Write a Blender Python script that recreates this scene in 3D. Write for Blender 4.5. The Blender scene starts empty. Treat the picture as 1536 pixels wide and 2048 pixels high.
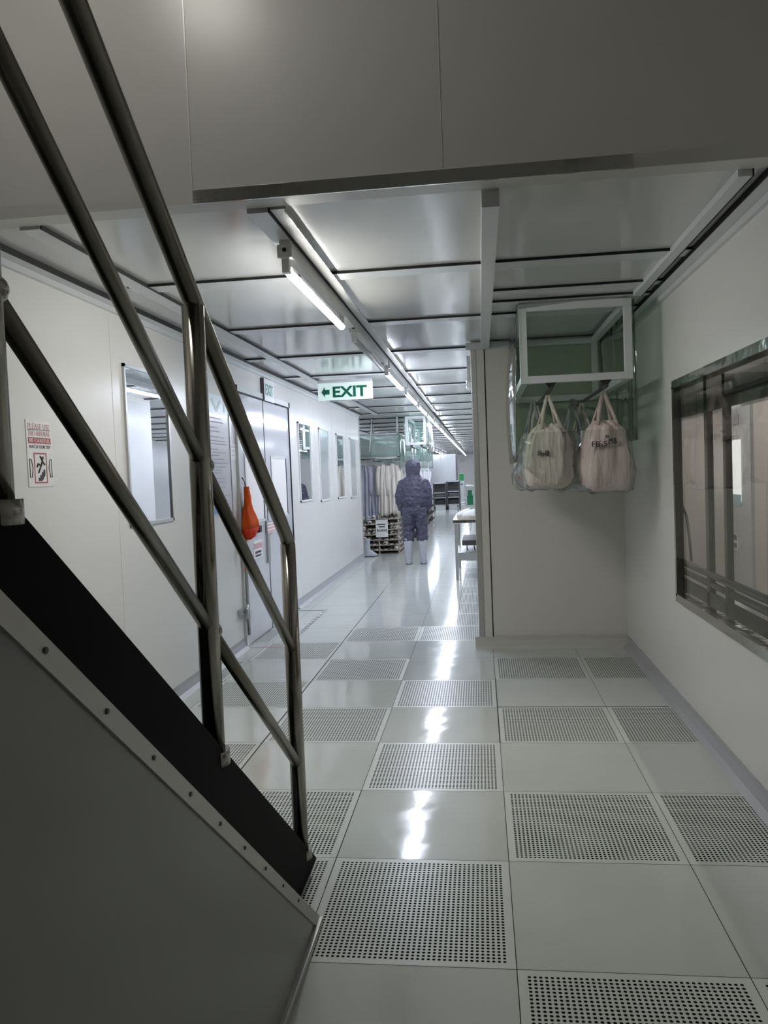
import bpy, bmesh, math, random
from mathutils import Vector, Matrix, noise
random.seed(7)
S = bpy.context.scene
C = S.collection
PI = math.pi

# ------------------------------------------------------------ camera, world, exposure
cd = bpy.data.cameras.new('camera'); cam = bpy.data.objects.new('camera', cd); C.objects.link(cam)
F = Vector((-0.12075102, 0.99153783, -0.04766471)); Rv = Vector((0.99215076, 0.11897522, -0.03849363)); U = Vector((0.03249697, 0.05193872, 0.99812139))
m = Matrix((Rv, U, -F)).transposed().to_4x4(); m.translation = (0, 0, 1.3436); cam.matrix_world = m
cd.sensor_fit = 'VERTICAL'; cd.sensor_height = 36; cd.sensor_width = 27; cd.lens = 1598.552 / 2048 * 36
cd.clip_start = 0.02; cd.clip_end = 200
S.camera = cam
w = bpy.data.worlds.new('world'); S.world = w; w.use_nodes = True
w.node_tree.nodes['Background'].inputs[0].default_value = (0.02, 0.02, 0.02, 1)
w.node_tree.nodes['Background'].inputs[1].default_value = 0.3
S.view_settings.view_transform = 'Standard'; S.view_settings.look = 'None'
S.view_settings.exposure = 0.0; S.view_settings.gamma = 1.0
TUBE_NEAR = ((1.0, 0.985, 0.93), 94.0)
TUBE_FAR = ((0.80, 0.86, 1.0), 108.0)
SIDE_FILL = ((1.0, 0.95, 0.9), 95.0)
STAIR_FILL = 19.0

# ------------------------------------------------------------ shared measures
LX, RX, HC = -1.90, 1.046, 2.285
X0, Y0, T = 0.055, 2.109, 0.6

# ------------------------------------------------------------ materials
def mat(name, col, rough=0.5, metal=0.0, spec=0.5, emis=None, est=0.0, bump=None, coat=0.0, var=None):
    M = bpy.data.materials.new(name); M.use_nodes = True
    nt = M.node_tree; b = nt.nodes['Principled BSDF']
    b.inputs['Base Color'].default_value = (*col, 1); b.inputs['Roughness'].default_value = rough
    b.inputs['Metallic'].default_value = metal; b.inputs['Specular IOR Level'].default_value = spec
    b.inputs['Coat Weight'].default_value = coat; b.inputs['Coat Roughness'].default_value = 0.05
    if emis:
        b.inputs['Emission Color'].default_value = (*emis, 1); b.inputs['Emission Strength'].default_value = est
    tc = nt.nodes.new('ShaderNodeTexCoord')
    if bump:
        n = nt.nodes.new('ShaderNodeTexNoise'); n.inputs['Scale'].default_value = bump[0]; n.inputs['Detail'].default_value = bump[2] if len(bump) > 2 else 2
        mp = nt.nodes.new('ShaderNodeMapping')
        if len(bump) > 3: mp.inputs['Scale'].default_value = bump[3]
        nt.links.new(tc.outputs['Object'], mp.inputs[0]); nt.links.new(mp.outputs[0], n.inputs['Vector'])
        bp = nt.nodes.new('ShaderNodeBump'); bp.inputs['Strength'].default_value = 1.0; bp.inputs['Distance'].default_value = bump[1]
        nt.links.new(n.outputs['Fac'], bp.inputs['Height']); nt.links.new(bp.outputs[0], b.inputs['Normal'])
        if coat: nt.links.new(bp.outputs[0], b.inputs['Coat Normal'])
    if var:
        n2 = nt.nodes.new('ShaderNodeTexNoise'); n2.inputs['Scale'].default_value = var[0]; n2.inputs['Detail'].default_value = 5
        nt.links.new(tc.outputs['Object'], n2.inputs['Vector'])
        mx = nt.nodes.new('ShaderNodeMix'); mx.data_type = 'RGBA'
        mx.inputs[6].default_value = (*col, 1); mx.inputs[7].default_value = (*var[1], 1)
        nt.links.new(n2.outputs['Fac'], mx.inputs[0]); nt.links.new(mx.outputs[2], b.inputs['Base Color'])
    return M

def clear_mat(name, tint, gloss_rough=0.06, refl=1.0, haze=0.0):
    M = bpy.data.materials.new(name); M.use_nodes = True; nt = M.node_tree; nt.nodes.clear()
    out = nt.nodes.new('ShaderNodeOutputMaterial'); tr = nt.nodes.new('ShaderNodeBsdfTransparent'); tr.inputs[0].default_value = (*tint, 1)
    gl = nt.nodes.new('ShaderNodeBsdfGlossy'); gl.inputs['Roughness'].default_value = gloss_rough
    fr = nt.nodes.new('ShaderNodeFresnel'); ge = nt.nodes.new('ShaderNodeNewGeometry'); mr = nt.nodes.new('ShaderNodeMapRange')
    mr.inputs[3].default_value = 1.45; mr.inputs[4].default_value = 1/1.45; nt.links.new(ge.outputs['Backfacing'], mr.inputs[0]); nt.links.new(mr.outputs[0], fr.inputs[0])
    mx = nt.nodes.new('ShaderNodeMixShader'); ml = nt.nodes.new('ShaderNodeMath'); ml.operation = 'MULTIPLY'; ml.inputs[1].default_value = refl; ml.use_clamp = True
    nt.links.new(fr.outputs[0], ml.inputs[0]); nt.links.new(ml.outputs[0], mx.inputs[0]); nt.links.new(tr.outputs[0], mx.inputs[1]); nt.links.new(gl.outputs[0], mx.inputs[2])
    last = mx
    if haze:
        df = nt.nodes.new('ShaderNodeBsdfDiffuse'); df.inputs[0].default_value = (0.75, 0.82, 0.8, 1)
        m2 = nt.nodes.new('ShaderNodeMixShader'); m2.inputs[0].default_value = haze
        nt.links.new(mx.outputs[0], m2.inputs[1]); nt.links.new(df.outputs[0], m2.inputs[2]); last = m2
    nt.links.new(last.outputs[0], out.inputs[0]); return M

def perf_mat(name, col):
    # perforated floor tile: round holes on a 15 mm grid, laid out from the tile's own corner (UV in metres)
    M = mat(name, col, 0.28, spec=0.5); nt = M.node_tree; b = nt.nodes['Principled BSDF']
    uv = nt.nodes.new('ShaderNodeUVMap'); sp = nt.nodes.new('ShaderNodeSeparateXYZ'); nt.links.new(uv.outputs[0], sp.inputs[0])
    def mth(op, a, bb=None, cl=False):
        n = nt.nodes.new('ShaderNodeMath'); n.operation = op; n.use_clamp = cl
        for i, v in enumerate((a, bb)):
            if v is None: continue
            if isinstance(v, (int, float)): n.inputs[i].default_value = v
            else: nt.links.new(v, n.inputs[i])
        return n.outputs[0]
    ds = []
    inside = []
    for ax in (0, 1):
        u = mth('SUBTRACT', sp.outputs[ax], 0.0225); q = mth('DIVIDE', u, 0.015)
        fr = mth('SUBTRACT', mth('FRACT', q), 0.5); ds.append(mth('MULTIPLY', fr, fr))
        inside.append(mth('MULTIPLY', mth('GREATER_THAN', q, 0.0), mth('LESS_THAN', q, 37.0)))
    d = mth('SQRT', mth('ADD', ds[0], ds[1]))
    hole = mth('MULTIPLY', mth('LESS_THAN', d, 0.31), mth('MULTIPLY', inside[0], inside[1]))
    mx = nt.nodes.new('ShaderNodeMix'); mx.data_type = 'RGBA'; mx.inputs[6].default_value = (*col, 1); mx.inputs[7].default_value = (0.012, 0.014, 0.013, 1)
    nt.links.new(hole, mx.inputs[0]); nt.links.new(mx.outputs[2], b.inputs['Base Color'])
    nt.links.new(mth('MULTIPLY', mth('SUBTRACT', 1.0, hole), 0.5), b.inputs['Specular IOR Level'])
    return M

M_wall = mat('wall_panel_paint', (0.74, 0.735, 0.715), 0.24, spec=0.45, bump=(1.3, 0.004))
M_part = mat('partition_paint', (0.74, 0.72, 0.67), 0.35, spec=0.4, bump=(1.3, 0.004))
M_ceil = mat('ceiling_sheet', (0.62, 0.63, 0.62), 0.13, spec=0.55, bump=(1.6, 0.012, 2, (1.0, 0.5, 1)))
M_strip = mat('ceiling_strip_aluminium', (0.64, 0.66, 0.67), 0.3, metal=0.1)
M_gask = mat('black_gasket', (0.01, 0.01, 0.01), 0.7)
M_tile = mat('floor_tile_vinyl', (0.60, 0.625, 0.595), 0.11, spec=0.55, bump=(5.0, 0.0022, 2), var=(2.2, (0.52, 0.545, 0.52)))
M_perf = perf_mat('floor_tile_perforated', (0.60, 0.625, 0.59))
M_gap = mat('tile_gap', (0.03, 0.03, 0.03), 0.8)
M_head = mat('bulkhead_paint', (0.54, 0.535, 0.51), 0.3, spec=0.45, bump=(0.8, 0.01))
M_steel = mat('polished_steel', (0.72, 0.72, 0.70), 0.1, metal=1.0, bump=(9, 0.003))
M_rod = mat('railing_rail_steel', (0.27, 0.26, 0.23), 0.3, metal=1.0)
M_rail = mat('railing_steel', (0.36, 0.345, 0.31), 0.2, metal=1.0, bump=(40, 0.0006, 3, (1, 1, 0.1)))
M_sat = mat('satin_steel', (0.55, 0.56, 0.56), 0.35, metal=1.0)
M_alu = mat('aluminium_trim', (0.55, 0.55, 0.53), 0.42, metal=0.6)
M_cove = mat('grey_cove_base', (0.40, 0.40, 0.42), 0.4)
M_covel = mat('light_cove_base', (0.60, 0.59, 0.56), 0.35)
M_green = mat('dark_green_stringer', (0.0015, 0.0035, 0.0022), 0.6, spec=0.06)
M_tread = mat('dark_green_tread', (0.0025, 0.007, 0.0035), 0.6, spec=0.08)
M_panel = mat('stair_side_panel', (0.27, 0.277, 0.268), 0.25, spec=0.5, bump=(1.0, 0.006))
M_white = mat('white_plastic', (0.8, 0.8, 0.79), 0.35)
M_paper = mat('white_paper', (0.82, 0.81, 0.80), 0.5)
M_black = mat('black_plastic', (0.012, 0.012, 0.014), 0.4)
M_dkgrey = mat('dark_grey_metal', (0.09, 0.09, 0.095), 0.4, metal=0.5)
M_dkframe = mat('dark_window_frame', (0.085, 0.075, 0.068), 0.18, metal=0.9)
M_red = mat('sign_red', (0.42, 0.10, 0.11), 0.5)
M_pink = mat('sign_faded_red', (0.62, 0.36, 0.38), 0.5)
M_ink = mat('sign_ink', (0.03, 0.03, 0.035), 0.5)
M_greyink = mat('sign_grey_ink', (0.35, 0.35, 0.40), 0.5)
M_exitg = mat('exit_green', (0.0, 0.13, 0.065), 0.4)
M_exitp = mat('exit_plate', (0.72, 0.86, 0.80), 0.25, emis=(0.80, 1.0, 0.92), est=0.28)
M_teal = mat('poster_teal', (0.45, 0.62, 0.66), 0.4)
M_blue = mat('poster_blue', (0.16, 0.26, 0.50), 0.4)
M_poster = mat('poster_sheet', (0.62, 0.63, 0.68), 0.2)
M_mirror = mat('reflective_window_glass', (0.80, 0.82, 0.85), 0.015, metal=1.0)
M_frost = mat('frosted_window_glass', (0.72, 0.74, 0.76), 0.12, metal=0.45)
M_orange2 = mat('red_orange_fabric', (0.50, 0.03, 0.004), 0.7, spec=0.15, bump=(14, 0.012, 3))
M_orange = mat('orange_fabric', (0.56, 0.075, 0.004), 0.7, spec=0.15, bump=(14, 0.012, 3))
M_canvas = mat('cream_canvas', (0.76, 0.72, 0.62), 0.85, bump=(24, 0.03, 4, (1, 1, 0.2)), var=(7, (0.70, 0.58, 0.56)))
M_canvasp = mat('pink_white_canvas', (0.78, 0.72, 0.63), 0.85, bump=(24, 0.03, 4, (1, 1, 0.2)), var=(5, (0.68, 0.48, 0.48)))
M_greyfab = mat('grey_fabric', (0.30, 0.30, 0.30), 0.85, bump=(26, 0.01, 4, (1, 1, 0.25)))
M_garm_w = mat('cream_garment', (0.66, 0.61, 0.55), 0.8, bump=(22, 0.012, 4, (1, 1, 0.3)))
M_garm_g = mat('blue_grey_garment', (0.36, 0.37, 0.43), 0.8, bump=(22, 0.012, 4, (1, 1, 0.3)))
M_garm_p = mat('white_garment', (0.76, 0.75, 0.78), 0.8, bump=(22, 0.012, 4, (1, 1, 0.3)))
M_suit = mat('coverall_fabric', (0.072, 0.070, 0.112), 0.5, bump=(16, 0.025, 4, (1, 1, 1.6)))
M_suitd = mat('coverall_belt', (0.04, 0.042, 0.065), 0.5)
M_boot = mat('pale_boot', (0.47, 0.48, 0.53), 0.45, bump=(18, 0.01, 3))
M_skin = mat('skin', (0.50, 0.30, 0.22), 0.5)
M_glove = mat('dark_glove', (0.03, 0.03, 0.045), 0.5)
M_brown = mat('brown_box_side', (0.16, 0.13, 0.10), 0.7)
M_beige = mat('beige_sole', (0.48, 0.43, 0.36), 0.7)
M_greenp = mat('bright_green', (0.02, 0.36, 0.10), 0.4)
M_greend = mat('dark_green_crate', (0.01, 0.16, 0.06), 0.5)
M_door = mat('door_leaf_paint', (0.58, 0.59, 0.63), 0.12, spec=0.6, bump=(1.2, 0.004))
M_litglass = mat('lit_frosted_pane', (0.8, 0.8, 0.8), 0.25, emis=(0.95, 0.95, 1.0), est=0.1)
M_litbright = mat('bright_lit_pane', (0.8, 0.8, 0.8), 0.25, emis=(1, 1, 0.98), est=0.85)
M_room = mat('side_room_wall', (0.62, 0.57, 0.55), 0.5)
M_pvc = clear_mat('clear_green_pvc', (0.86, 0.92, 0.87), 0.05, 1.3)
M_pvcf = clear_mat('pale_green_pvc', (0.80, 0.90, 0.87), 0.08, 1.6, haze=0.22)
M_bagp = clear_mat('clear_plastic_bag', (0.95, 0.96, 0.96), 0.16, 1.5, haze=0.05)
M_glass = clear_mat('window_glass', (0.90, 0.92, 0.91), 0.01, 1.0)
def tube_mat(name, c): return mat(name, (0.9, 0.9, 0.9), 0.3, emis=c[0], est=c[1])
M_tn = tube_mat('lit_tube_neutral', TUBE_NEAR); M_tf = tube_mat('lit_tube_cool', TUBE_FAR); M_ts = tube_mat('lit_tube_warm', SIDE_FILL)
M_toff = mat('unlit_tube', (0.72, 0.73, 0.78), 0.2)

# ------------------------------------------------------------ mesh building
class MB:
    def __init__(s): s.bm = bmesh.new(); s.uv = None
    def box(s, x0, y0, z0, x1, y1, z1, mi=0, bev=0.0):
        b = s.bm if not bev else bmesh.new()
        x0, x1 = min(x0, x1), max(x0, x1); y0, y1 = min(y0, y1), max(y0, y1); z0, z1 = min(z0, z1), max(z0, z1)
        v = [b.verts.new(p) for p in ((x0,y0,z0),(x1,y0,z0),(x1,y1,z0),(x0,y1,z0),(x0,y0,z1),(x1,y0,z1),(x1,y1,z1),(x0,y1,z1))]
        for f in ((3,2,1,0),(4,5,6,7),(0,1,5,4),(1,2,6,5),(2,3,7,6),(3,0,4,7)):
            fc = b.faces.new([v[i] for i in f]); fc.material_index = mi
        if bev:
            bmesh.ops.bevel(b, geom=b.edges[:], offset=bev, segments=2, affect='EDGES', profile=0.7)
            for f in b.faces: f.material_index = mi
            me = bpy.data.meshes.new('tmp'); b.to_mesh(me); b.free(); s.bm.from_mesh(me); bpy.data.meshes.remove(me)
        return s
    def prism(s, pts, axis, a, b_, mi=0):
        # pts: 2D outline; axis = the axis it is extruded along from a to b_
        def P(p, t): return {'x': (t, p[0], p[1]), 'y': (p[0], t, p[1]), 'z': (p[0], p[1], t)}[axis]
        A = [s.bm.verts.new(P(p, a)) for p in pts]; B = [s.bm.verts.new(P(p, b_)) for p in pts]
        n = len(pts); fs = [s.bm.faces.new(A), s.bm.faces.new(B[::-1])]
        for i in range(n): fs.append(s.bm.faces.new((A[i], B[i], B[(i+1) % n], A[(i+1) % n])))
        for f in fs: f.material_index = mi
        s.fix = True; return s
    def tube(s, pts, rad, seg=12, cap=True, mi=0, flat=1.0, refv=None, smooth=True):
        pts = [Vector(p) for p in pts]; n = len(pts)
        rad = rad if isinstance(rad, (list, tuple)) else [rad] * n
        rings = []; ref = None
        for i, p in enumerate(pts):
            d = (pts[min(i+1, n-1)] - pts[max(i-1, 0)]).normalized()
            if refv is not None: a = Vector(refv)
            elif ref is None: a = Vector((0, 0, 1)) if abs(d.z) < 0.9 else Vector((1, 0, 0))
            else: a = ref
            a = (a - d * a.dot(d)).normalized(); ref = a; b = d.cross(a)
            r = rad[i]; ra, rb = (r if isinstance(r, tuple) else (r, r * flat))
            rings.append([s.bm.verts.new(p + a * (ra * math.cos(2*PI*k/seg)) + b * (rb * math.sin(2*PI*k/seg))) for k in range(seg)])
        for i in range(n-1):
            for k in range(seg):
                f = s.bm.faces.new((rings[i][k], rings[i][(k+1) % seg], rings[i+1][(k+1) % seg], rings[i+1][k])); f.smooth = smooth; f.material_index = mi
        if cap:
            for r in (rings[0][::-1], rings[-1]):
                f = s.bm.faces.new(r); f.material_index = mi
        s.fix = True; return s
    def loft(s, rings, closed=True, cap=True, mi=0):
        R = [[s.bm.verts.new(p) for p in r] for r in rings]; n = len(R[0])
        for i in range(len(R)-1):
            for k in range(n if closed else n-1):
                f = s.bm.faces.new((R[i][k], R[i][(k+1) % n], R[i+1][(k+1) % n], R[i+1][k])); f.smooth = True; f.material_index = mi
        if cap and closed:
            for r in (R[0][::-1], R[-1]): f = s.bm.faces.new(r); f.smooth = True; f.material_index = mi
        s.fix = True; return s
    def ball(s, c, r, seg=14, mi=0, sc=(1, 1, 1)):
        rings = []
        for i in range(1, 9):
            a = PI * i / 9
            rings.append([(c[0] + r*sc[0]*math.sin(a)*math.cos(2*PI*k/seg), c[1] + r*sc[1]*math.sin(a)*math.sin(2*PI*k/seg), c[2] - r*sc[2]*math.cos(a)) for k in range(seg)])
        return s.loft(rings, mi=mi)

def link(o, parent=None):
    C.objects.link(o)
    if parent: o.parent = parent
    return o
def obj(name, mb, mats, parent=None, world=False):
    # world=True: the mesh was laid out in room coordinates; shift it into its parent's frame
    if getattr(mb, 'fix', False): bmesh.ops.recalc_face_normals(mb.bm, faces=mb.bm.faces)
    me = bpy.data.meshes.new(name); mb.bm.to_mesh(me); mb.bm.free()
    for mm in (mats if isinstance(mats, (list, tuple)) else [mats]): me.materials.append(mm)
    o = bpy.data.objects.new(name, me)
    if world and parent is not None:
        off = Vector((0, 0, 0)); p = parent
        while p is not None: off += p.location; p = p.parent
        me.transform(Matrix.Translation(-off))
    return link(o, parent)
def tag(o, label, cat, group=None, kind=None):
    o['label'] = label; o['category'] = cat
    if group: o['group'] = group
    if kind: o['kind'] = kind
    return o
def thing(name, loc, label, cat, group=None, rz=0.0):
    o = bpy.data.objects.new(name, None); o.empty_display_size = 0.05; link(o); o.location = loc; o.rotation_euler = (0, 0, rz)
    return tag(o, label, cat, group)
def struct(name, mb, mats):
    o = obj(name, mb, mats); o['kind'] = 'structure'; return o
def dup(root, loc, label, rz=None, group=None):
    r = root.copy(); C.objects.link(r); r.location = loc; r['label'] = label
    if rz is not None: r.rotation_euler = (0, 0, rz)
    if group: r['group'] = group
    for ch in list(root.children):
        c = ch.copy(); C.objects.link(c); c.parent = r
        for g in ch.children: d = g.copy(); C.objects.link(d); d.parent = c
    return r
FACE_CAM = Matrix(((1, 0, 0), (0, 0, -1), (0, 1, 0)))          # reads towards -Y
FACE_RIGHT = Matrix(((0, 0, 1), (1, 0, 0), (0, 1, 0)))         # on the left wall, reads towards +X
def text(s, center, width, height, face, material, parent, name='lettering', depth=0.002, bold=0.0):
    cu = bpy.data.curves.new('tmp', 'FONT'); cu.body = s; cu.size = 1; cu.extrude = 0.01; cu.offset = bold; cu.align_x = 'LEFT'; cu.resolution_u = 3
    t = bpy.data.objects.new('tmp', cu); C.objects.link(t)
    dg = bpy.context.evaluated_depsgraph_get(); me = bpy.data.meshes.new_from_object(t.evaluated_get(dg)); bpy.data.objects.remove(t)
    xs = [v.co.x for v in me.vertices]; ys = [v.co.y for v in me.vertices]
    cx, cy = (min(xs)+max(xs))/2, (min(ys)+max(ys))/2
    sx, sy = width/(max(xs)-min(xs)), height/(max(ys)-min(ys))
    off = Vector((0, 0, 0)); p = parent
    while p is not None: off += p.location; p = p.parent
    for v in me.vertices:
        v.co = face @ Vector(((v.co.x-cx)*sx, (v.co.y-cy)*sy, depth*(v.co.z/0.01)*0.5)) + Vector(center) - off
    me.materials.clear(); me.materials.append(material); me.name = name
    o = bpy.data.objects.new(name, me); return link(o, parent)

# ------------------------------------------------------------ floor
mb = MB(); bm = mb.bm; uvl = bm.loops.layers.uv.new('UVMap')
PERF = {(0,-1),(1,-1),(-1,0),(-2,0),(0,1),(1,1),(-2,1),(-1,2),(-3,2),(0,3),(1,3),(-2,3),(-1,4),(-3,4),(0,5),(1,5),(-2,5),(-3,6),(-1,7),(-2,7)}
def is_perf(i, j):
    if -3 <= i <= 1 and -1 <= j <= 7: return (i, j) in PERF
    if j > 7: return i >= -1 and i <= 1 and j < 60
    return (i + j) % 2 == 1
def quad(x0, y0, x1, y1, p, g=0.0012, ox=0.0):
    vs = [bm.verts.new(q) for q in ((x0+g, y0+g, 0), (x1-g, y0+g, 0), (x1-g, y1-g, 0), (x0+g, y1-g, 0))]
    f = bm.faces.new(vs); f.material_index = 1 if p else 0
    for l, q in zip(f.loops, ((0, 0), (x1-x0, 0), (x1-x0, y1-y0), (0, y1-y0))): l[uvl].uv = (q[0]+ox, q[1])
XF = -0.62                                                       # tiles stop here beside the stair foot
for j in range(-9, 78):
    for i in range(-11, 8):
        x0, y0 = X0+T*i, Y0+T*j; x1, y1 = x0+T, y0+T
        if j <= 0 and x1 < -0.5:
            if i == -2: quad(XF, y0, x1, y1, is_perf(i, j), ox=XF-x0)
            continue
        if i == -1 and 8 <= j: quad(x0, y0, x0+.3, y1, False); quad(x0+.3, y0, x1, y1, True, ox=0.3); continue
        quad(x0, y0, x1, y1, is_perf(i, j))
fl = struct('floor', mb, [M_tile, M_perf])
obj('subfloor', MB().box(-6.5, -3.3, -0.06, 4.6, 49, -0.012), M_gap, fl)
obj('seam', MB().box(X0-2*T-.003, Y0+4*T, -0.001, X0-2*T+.003, 9.15, 0.0012), M_gask, fl)
obj('seam', MB().box(X0-2*T-.003, Y0+2*T, -0.001, X0-2*T+.003, Y0+4*T, 0.0012), M_gask, fl)
obj('seam', MB().box(X0-.003, Y0+3*T, -0.001, X0+.003, Y0+5*T, 0.0012), M_gask, fl)
obj('seam', MB().box(X0-T-.002, 2.50, -0.001, X0-T+.0005, Y0+2*T, 0.0012), M_gask, fl)
obj('seam', MB().box(X0, Y0+4*T-.004, -0.001, 0.99, Y0+4*T+.003, 0.0012), M_gask, fl)

# ------------------------------------------------------------ walls
def seams(parent, x, ys, z1, s):
    for y in ys: obj('seam', MB().box(x, y-.002, 0.08, x+s*.0012, y+.002, z1), M_part, parent)
wl = struct('wall_left', MB().box(LX-.10, -3.1, 0, LX, 12.65, HC+.02).box(LX-.10, -3.1, HC+.02, LX, 2.78, 5.2), M_wall)
seams(wl, LX, (2.8, 4.02, 5.22, 8.2, 9.2, 10.3, 11.4), 2.2, 1)
obj('end_post', MB().box(LX-.11, 12.65, 0, LX+.012, 12.69, 2.285), M_alu, wl)
# right wall with the opening for window_1 (Y 1.5..4.41, z 0.63..1.745)
WY0, WY1, WZ0, WZ1 = 1.5, 4.41, 0.63, 1.745
wr = struct('wall_right', MB().box(RX, -3.1, 0, RX+.02, WY0, 5.2).box(RX, WY0, 0, RX+.02, WY1, WZ0).box(RX, WY0, WZ1, RX+.02, WY1, HC+.02)
            .box(RX, WY1, 0, RX+.02, 6.04, HC+.02).box(RX, WY0, HC+.02, RX+.02, 2.78, 5.2), M_wall)
wp = struct('wall_partition', MB().box(-.041, 6.04, 0, RX+.05, 8.88, 2.30), M_part)
obj('corner_post', MB().box(-.044, 6.028, 0, 0.0, 6.08, 2.27, bev=.006), M_alu, wp)
obj('edge_panel', MB().box(0.0, 6.03, 0.05, 0.056, 6.045, 2.25, bev=.004), M_part, wp)
obj('seam', MB().box(0.056, 6.0385, 0.05, 0.064, 6.042, 2.25), M_gask, wp)
obj('side_panel', MB().box(-.046, 6.10, 0.08, -.041, 8.86, 2.24), M_wall, wp)
obj('top_channel', MB().box(-.075, 5.99, 2.235, RX, 6.04, 2.285, bev=.004), M_strip, wp)
struct('wall_back', MB().box(LX-.1, -3.2, 0, RX+.1, -3.1, 5.2), M_wall)
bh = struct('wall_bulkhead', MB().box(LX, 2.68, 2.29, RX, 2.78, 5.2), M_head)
for x in (-.942, -.09): obj('seam', MB().box(x-.002, 2.678, 2.34, x+.002, 2.6805, 5.1), M_strip, bh)
obj('edge_trim', MB().box(LX+.01, 2.674, 2.285, -.94, 2.68, 2.33), M_alu, bh)
obj('edge_trim', MB().box(-.94, 2.672, 2.285, .52, 2.68, 2.33, bev=.001), M_steel, bh)
obj('edge_trim', MB().box(.52, 2.674, 2.285, RX-.01, 2.68, 2.33), M_alu, bh)
struct('wall_far', MB().box(-6.5, 46, 0, 4.6, 46.1, 2.6), M_wall)
struct('wall_side_left', MB().box(-6.5, 12.55, 0, LX-.1, 12.65, 2.4).box(-6.6, 12.55, 0, -6.5, 46, 2.4), M_wall)
struct('wall_side_right', MB().box(RX+.1, 8.78, 0, 3.6, 8.88, 2.4).box(3.5, 8.88, 0, 3.6, 46, 2.4), M_wall)

# ------------------------------------------------------------ ceiling
ce = struct('ceiling', MB().box(-6.5, 2.78, 2.297, 4.6, 46, 2.34), M_ceil)
struct('ceiling_upper', MB().box(LX-.1, -3.2, 5.2, RX+.1, 2.78, 5.26), M_wall)
n_trim = [0]
def trim(mb, m_=None):
    n_trim[0] += 1; return struct('trim_%d' % n_trim[0], mb, m_ or M_strip)
def cross(y, x0=-6.4, x1=4.4, wd=.12, z=2.286):
    t = trim(MB().box(x0, y, z, x1, y+wd, 2.297)); obj('gasket', MB().box(x0, y-.008, z-.001, x1, y-.0005, 2.296), M_gask, t)
cross(3.74, -1.66, RX); cross(4.98, -1.66, RX)
k = 6.23
while k < 45: cross(k, *((LX, RX) if k < 8.9 else (-6.4, 3.5))); k += 1.25
cross(4.33, .10, RX, .08); cross(4.62, .10, RX, .06)
def lng(x0, x1, y0, y1, z=2.281, g=True, m_=None):
    t = trim(MB().box(x0, y0, z, x1, y1, 2.297), m_)
    if g: obj('gasket', MB().box(x1+.0005, y0, z-.001, x1+.006, y1, 2.296), M_gask, t)
lng(-.785, -.71, 2.79, 46, 2.276); lng(-.702, -.650, 2.79, 12.6, 2.284, False, M_alu); lng(-.650, -.646, 2.79, 12.6, 2.272, False, M_steel); lng(.035, .095, 2.79, 6.0, 2.235, False); lng(-1.64, -1.56, 2.79, 12.6); lng(.87, .915, 2.79, 4.6, 2.27)
for sgn, x in ((1, LX), (-1, RX)):
    t = trim(MB().box(x, 2.79, 2.245, x+sgn*.02, 12.6 if sgn > 0 else 6.0, 2.297).box(x, 2.79, 2.272, x+sgn*.075, 12.6 if sgn > 0 else 6.0, 2.297))
    obj('gasket', MB().box(x+sgn*.0755, 2.79, 2.271, x+sgn*.080, 12.6 if sgn > 0 else 6.0, 2.296), M_gask, t)
trim(MB().box(-2.6, 12.7, 2.15, -2.53, 45, 2.285))

# baseboards (coved)
cov = [(0, 0), (.045, 0), (.018, .022), (.006, .06), (.004, .085), (0, .085)]
def base(name, x, s, y0, y1, m_): return struct(name, MB().prism([(x+s*a, b) for a, b in cov], 'y', y0, y1), m_)
base('baseboard_left', LX, 1, 2.70, 6.11, M_cove); base('baseboard_left', LX, 1, 7.93, 12.65, M_cove)
base('baseboard_right', RX, -1, -3.1, 6.04, M_cove)
struct('baseboard_partition', MB().prism([(6.03-a, b) for a, b in cov], 'x', -.075, RX), M_covel)

# ------------------------------------------------------------ left-wall windows (reflective panes in slim frames)
def wall_window(n, y0, y1, z0, z1, m_, fm=M_sat, fw=.018):
    f = struct('window_%d' % n, MB().box(LX, y0, z0, LX+.014, y1, z0+fw).box(LX, y0, z1-fw, LX+.014, y1, z1).box(LX, y0, z0, LX+.014, y0+fw, z1).box(LX, y1-fw, z0, LX+.014, y1, z1), fm)
    obj('pane', MB().box(LX, y0+fw, z0+fw, LX+.005, y1-fw, z1-fw), m_, f); return f
wall_window(2, 4.145, 4.755, 1.105, 1.995, M_mirror)
wall_window(3, 8.30, 8.92, 1.075, 1.93, M_mirror, M_white)
wall_window(4, 9.40, 10.0, 1.04, 1.925, M_frost, M_white)
wall_window(5, 10.55, 11.15, 1.035, 1.91, M_mirror, M_white)
wall_window(6, 11.65, 12.25, 1.0, 1.895, M_frost, M_white)

# ------------------------------------------------------------ window_1 in the right wall and the room behind it
f = struct('window_1', MB().box(RX-.022, WY0, WZ0-.03, RX+.045, WY1+.02, WZ0+.012).box(RX-.022, WY0, WZ1-.012, RX+.045, WY1+.02, WZ1+.03)
           .box(RX-.022, WY1-.008, WZ0, RX+.02, WY1+.02, WZ1).box(RX-.022, WY0-.03, WZ0, RX+.02, WY0, WZ1), M_steel)
obj('pane', MB().box(RX+.005, WY0, WZ0+.012, RX+.011, WY1-.008, WZ1-.012), M_glass, f)
obj('inner_frame', MB().box(RX+.14, .1, 1.60, RX+.22, 8.5, 1.80, bev=.012).box(RX+.14, .1, .56, RX+.22, 8.5, .655, bev=.008), M_dkframe, f)
obj('lower_bar', MB().tube([(RX+.15, .1, .745), (RX+.15, 8.5, .745)], .02), M_dkframe, f)
obj('lower_bar', MB().tube([(RX+.16, .1, .69), (RX+.16, 8.5, .69)], .02), M_dkframe, f)
obj('sill', MB().box(RX+.05, .1, .575, RX+.14, 8.5, .60), M_steel, f)
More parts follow.
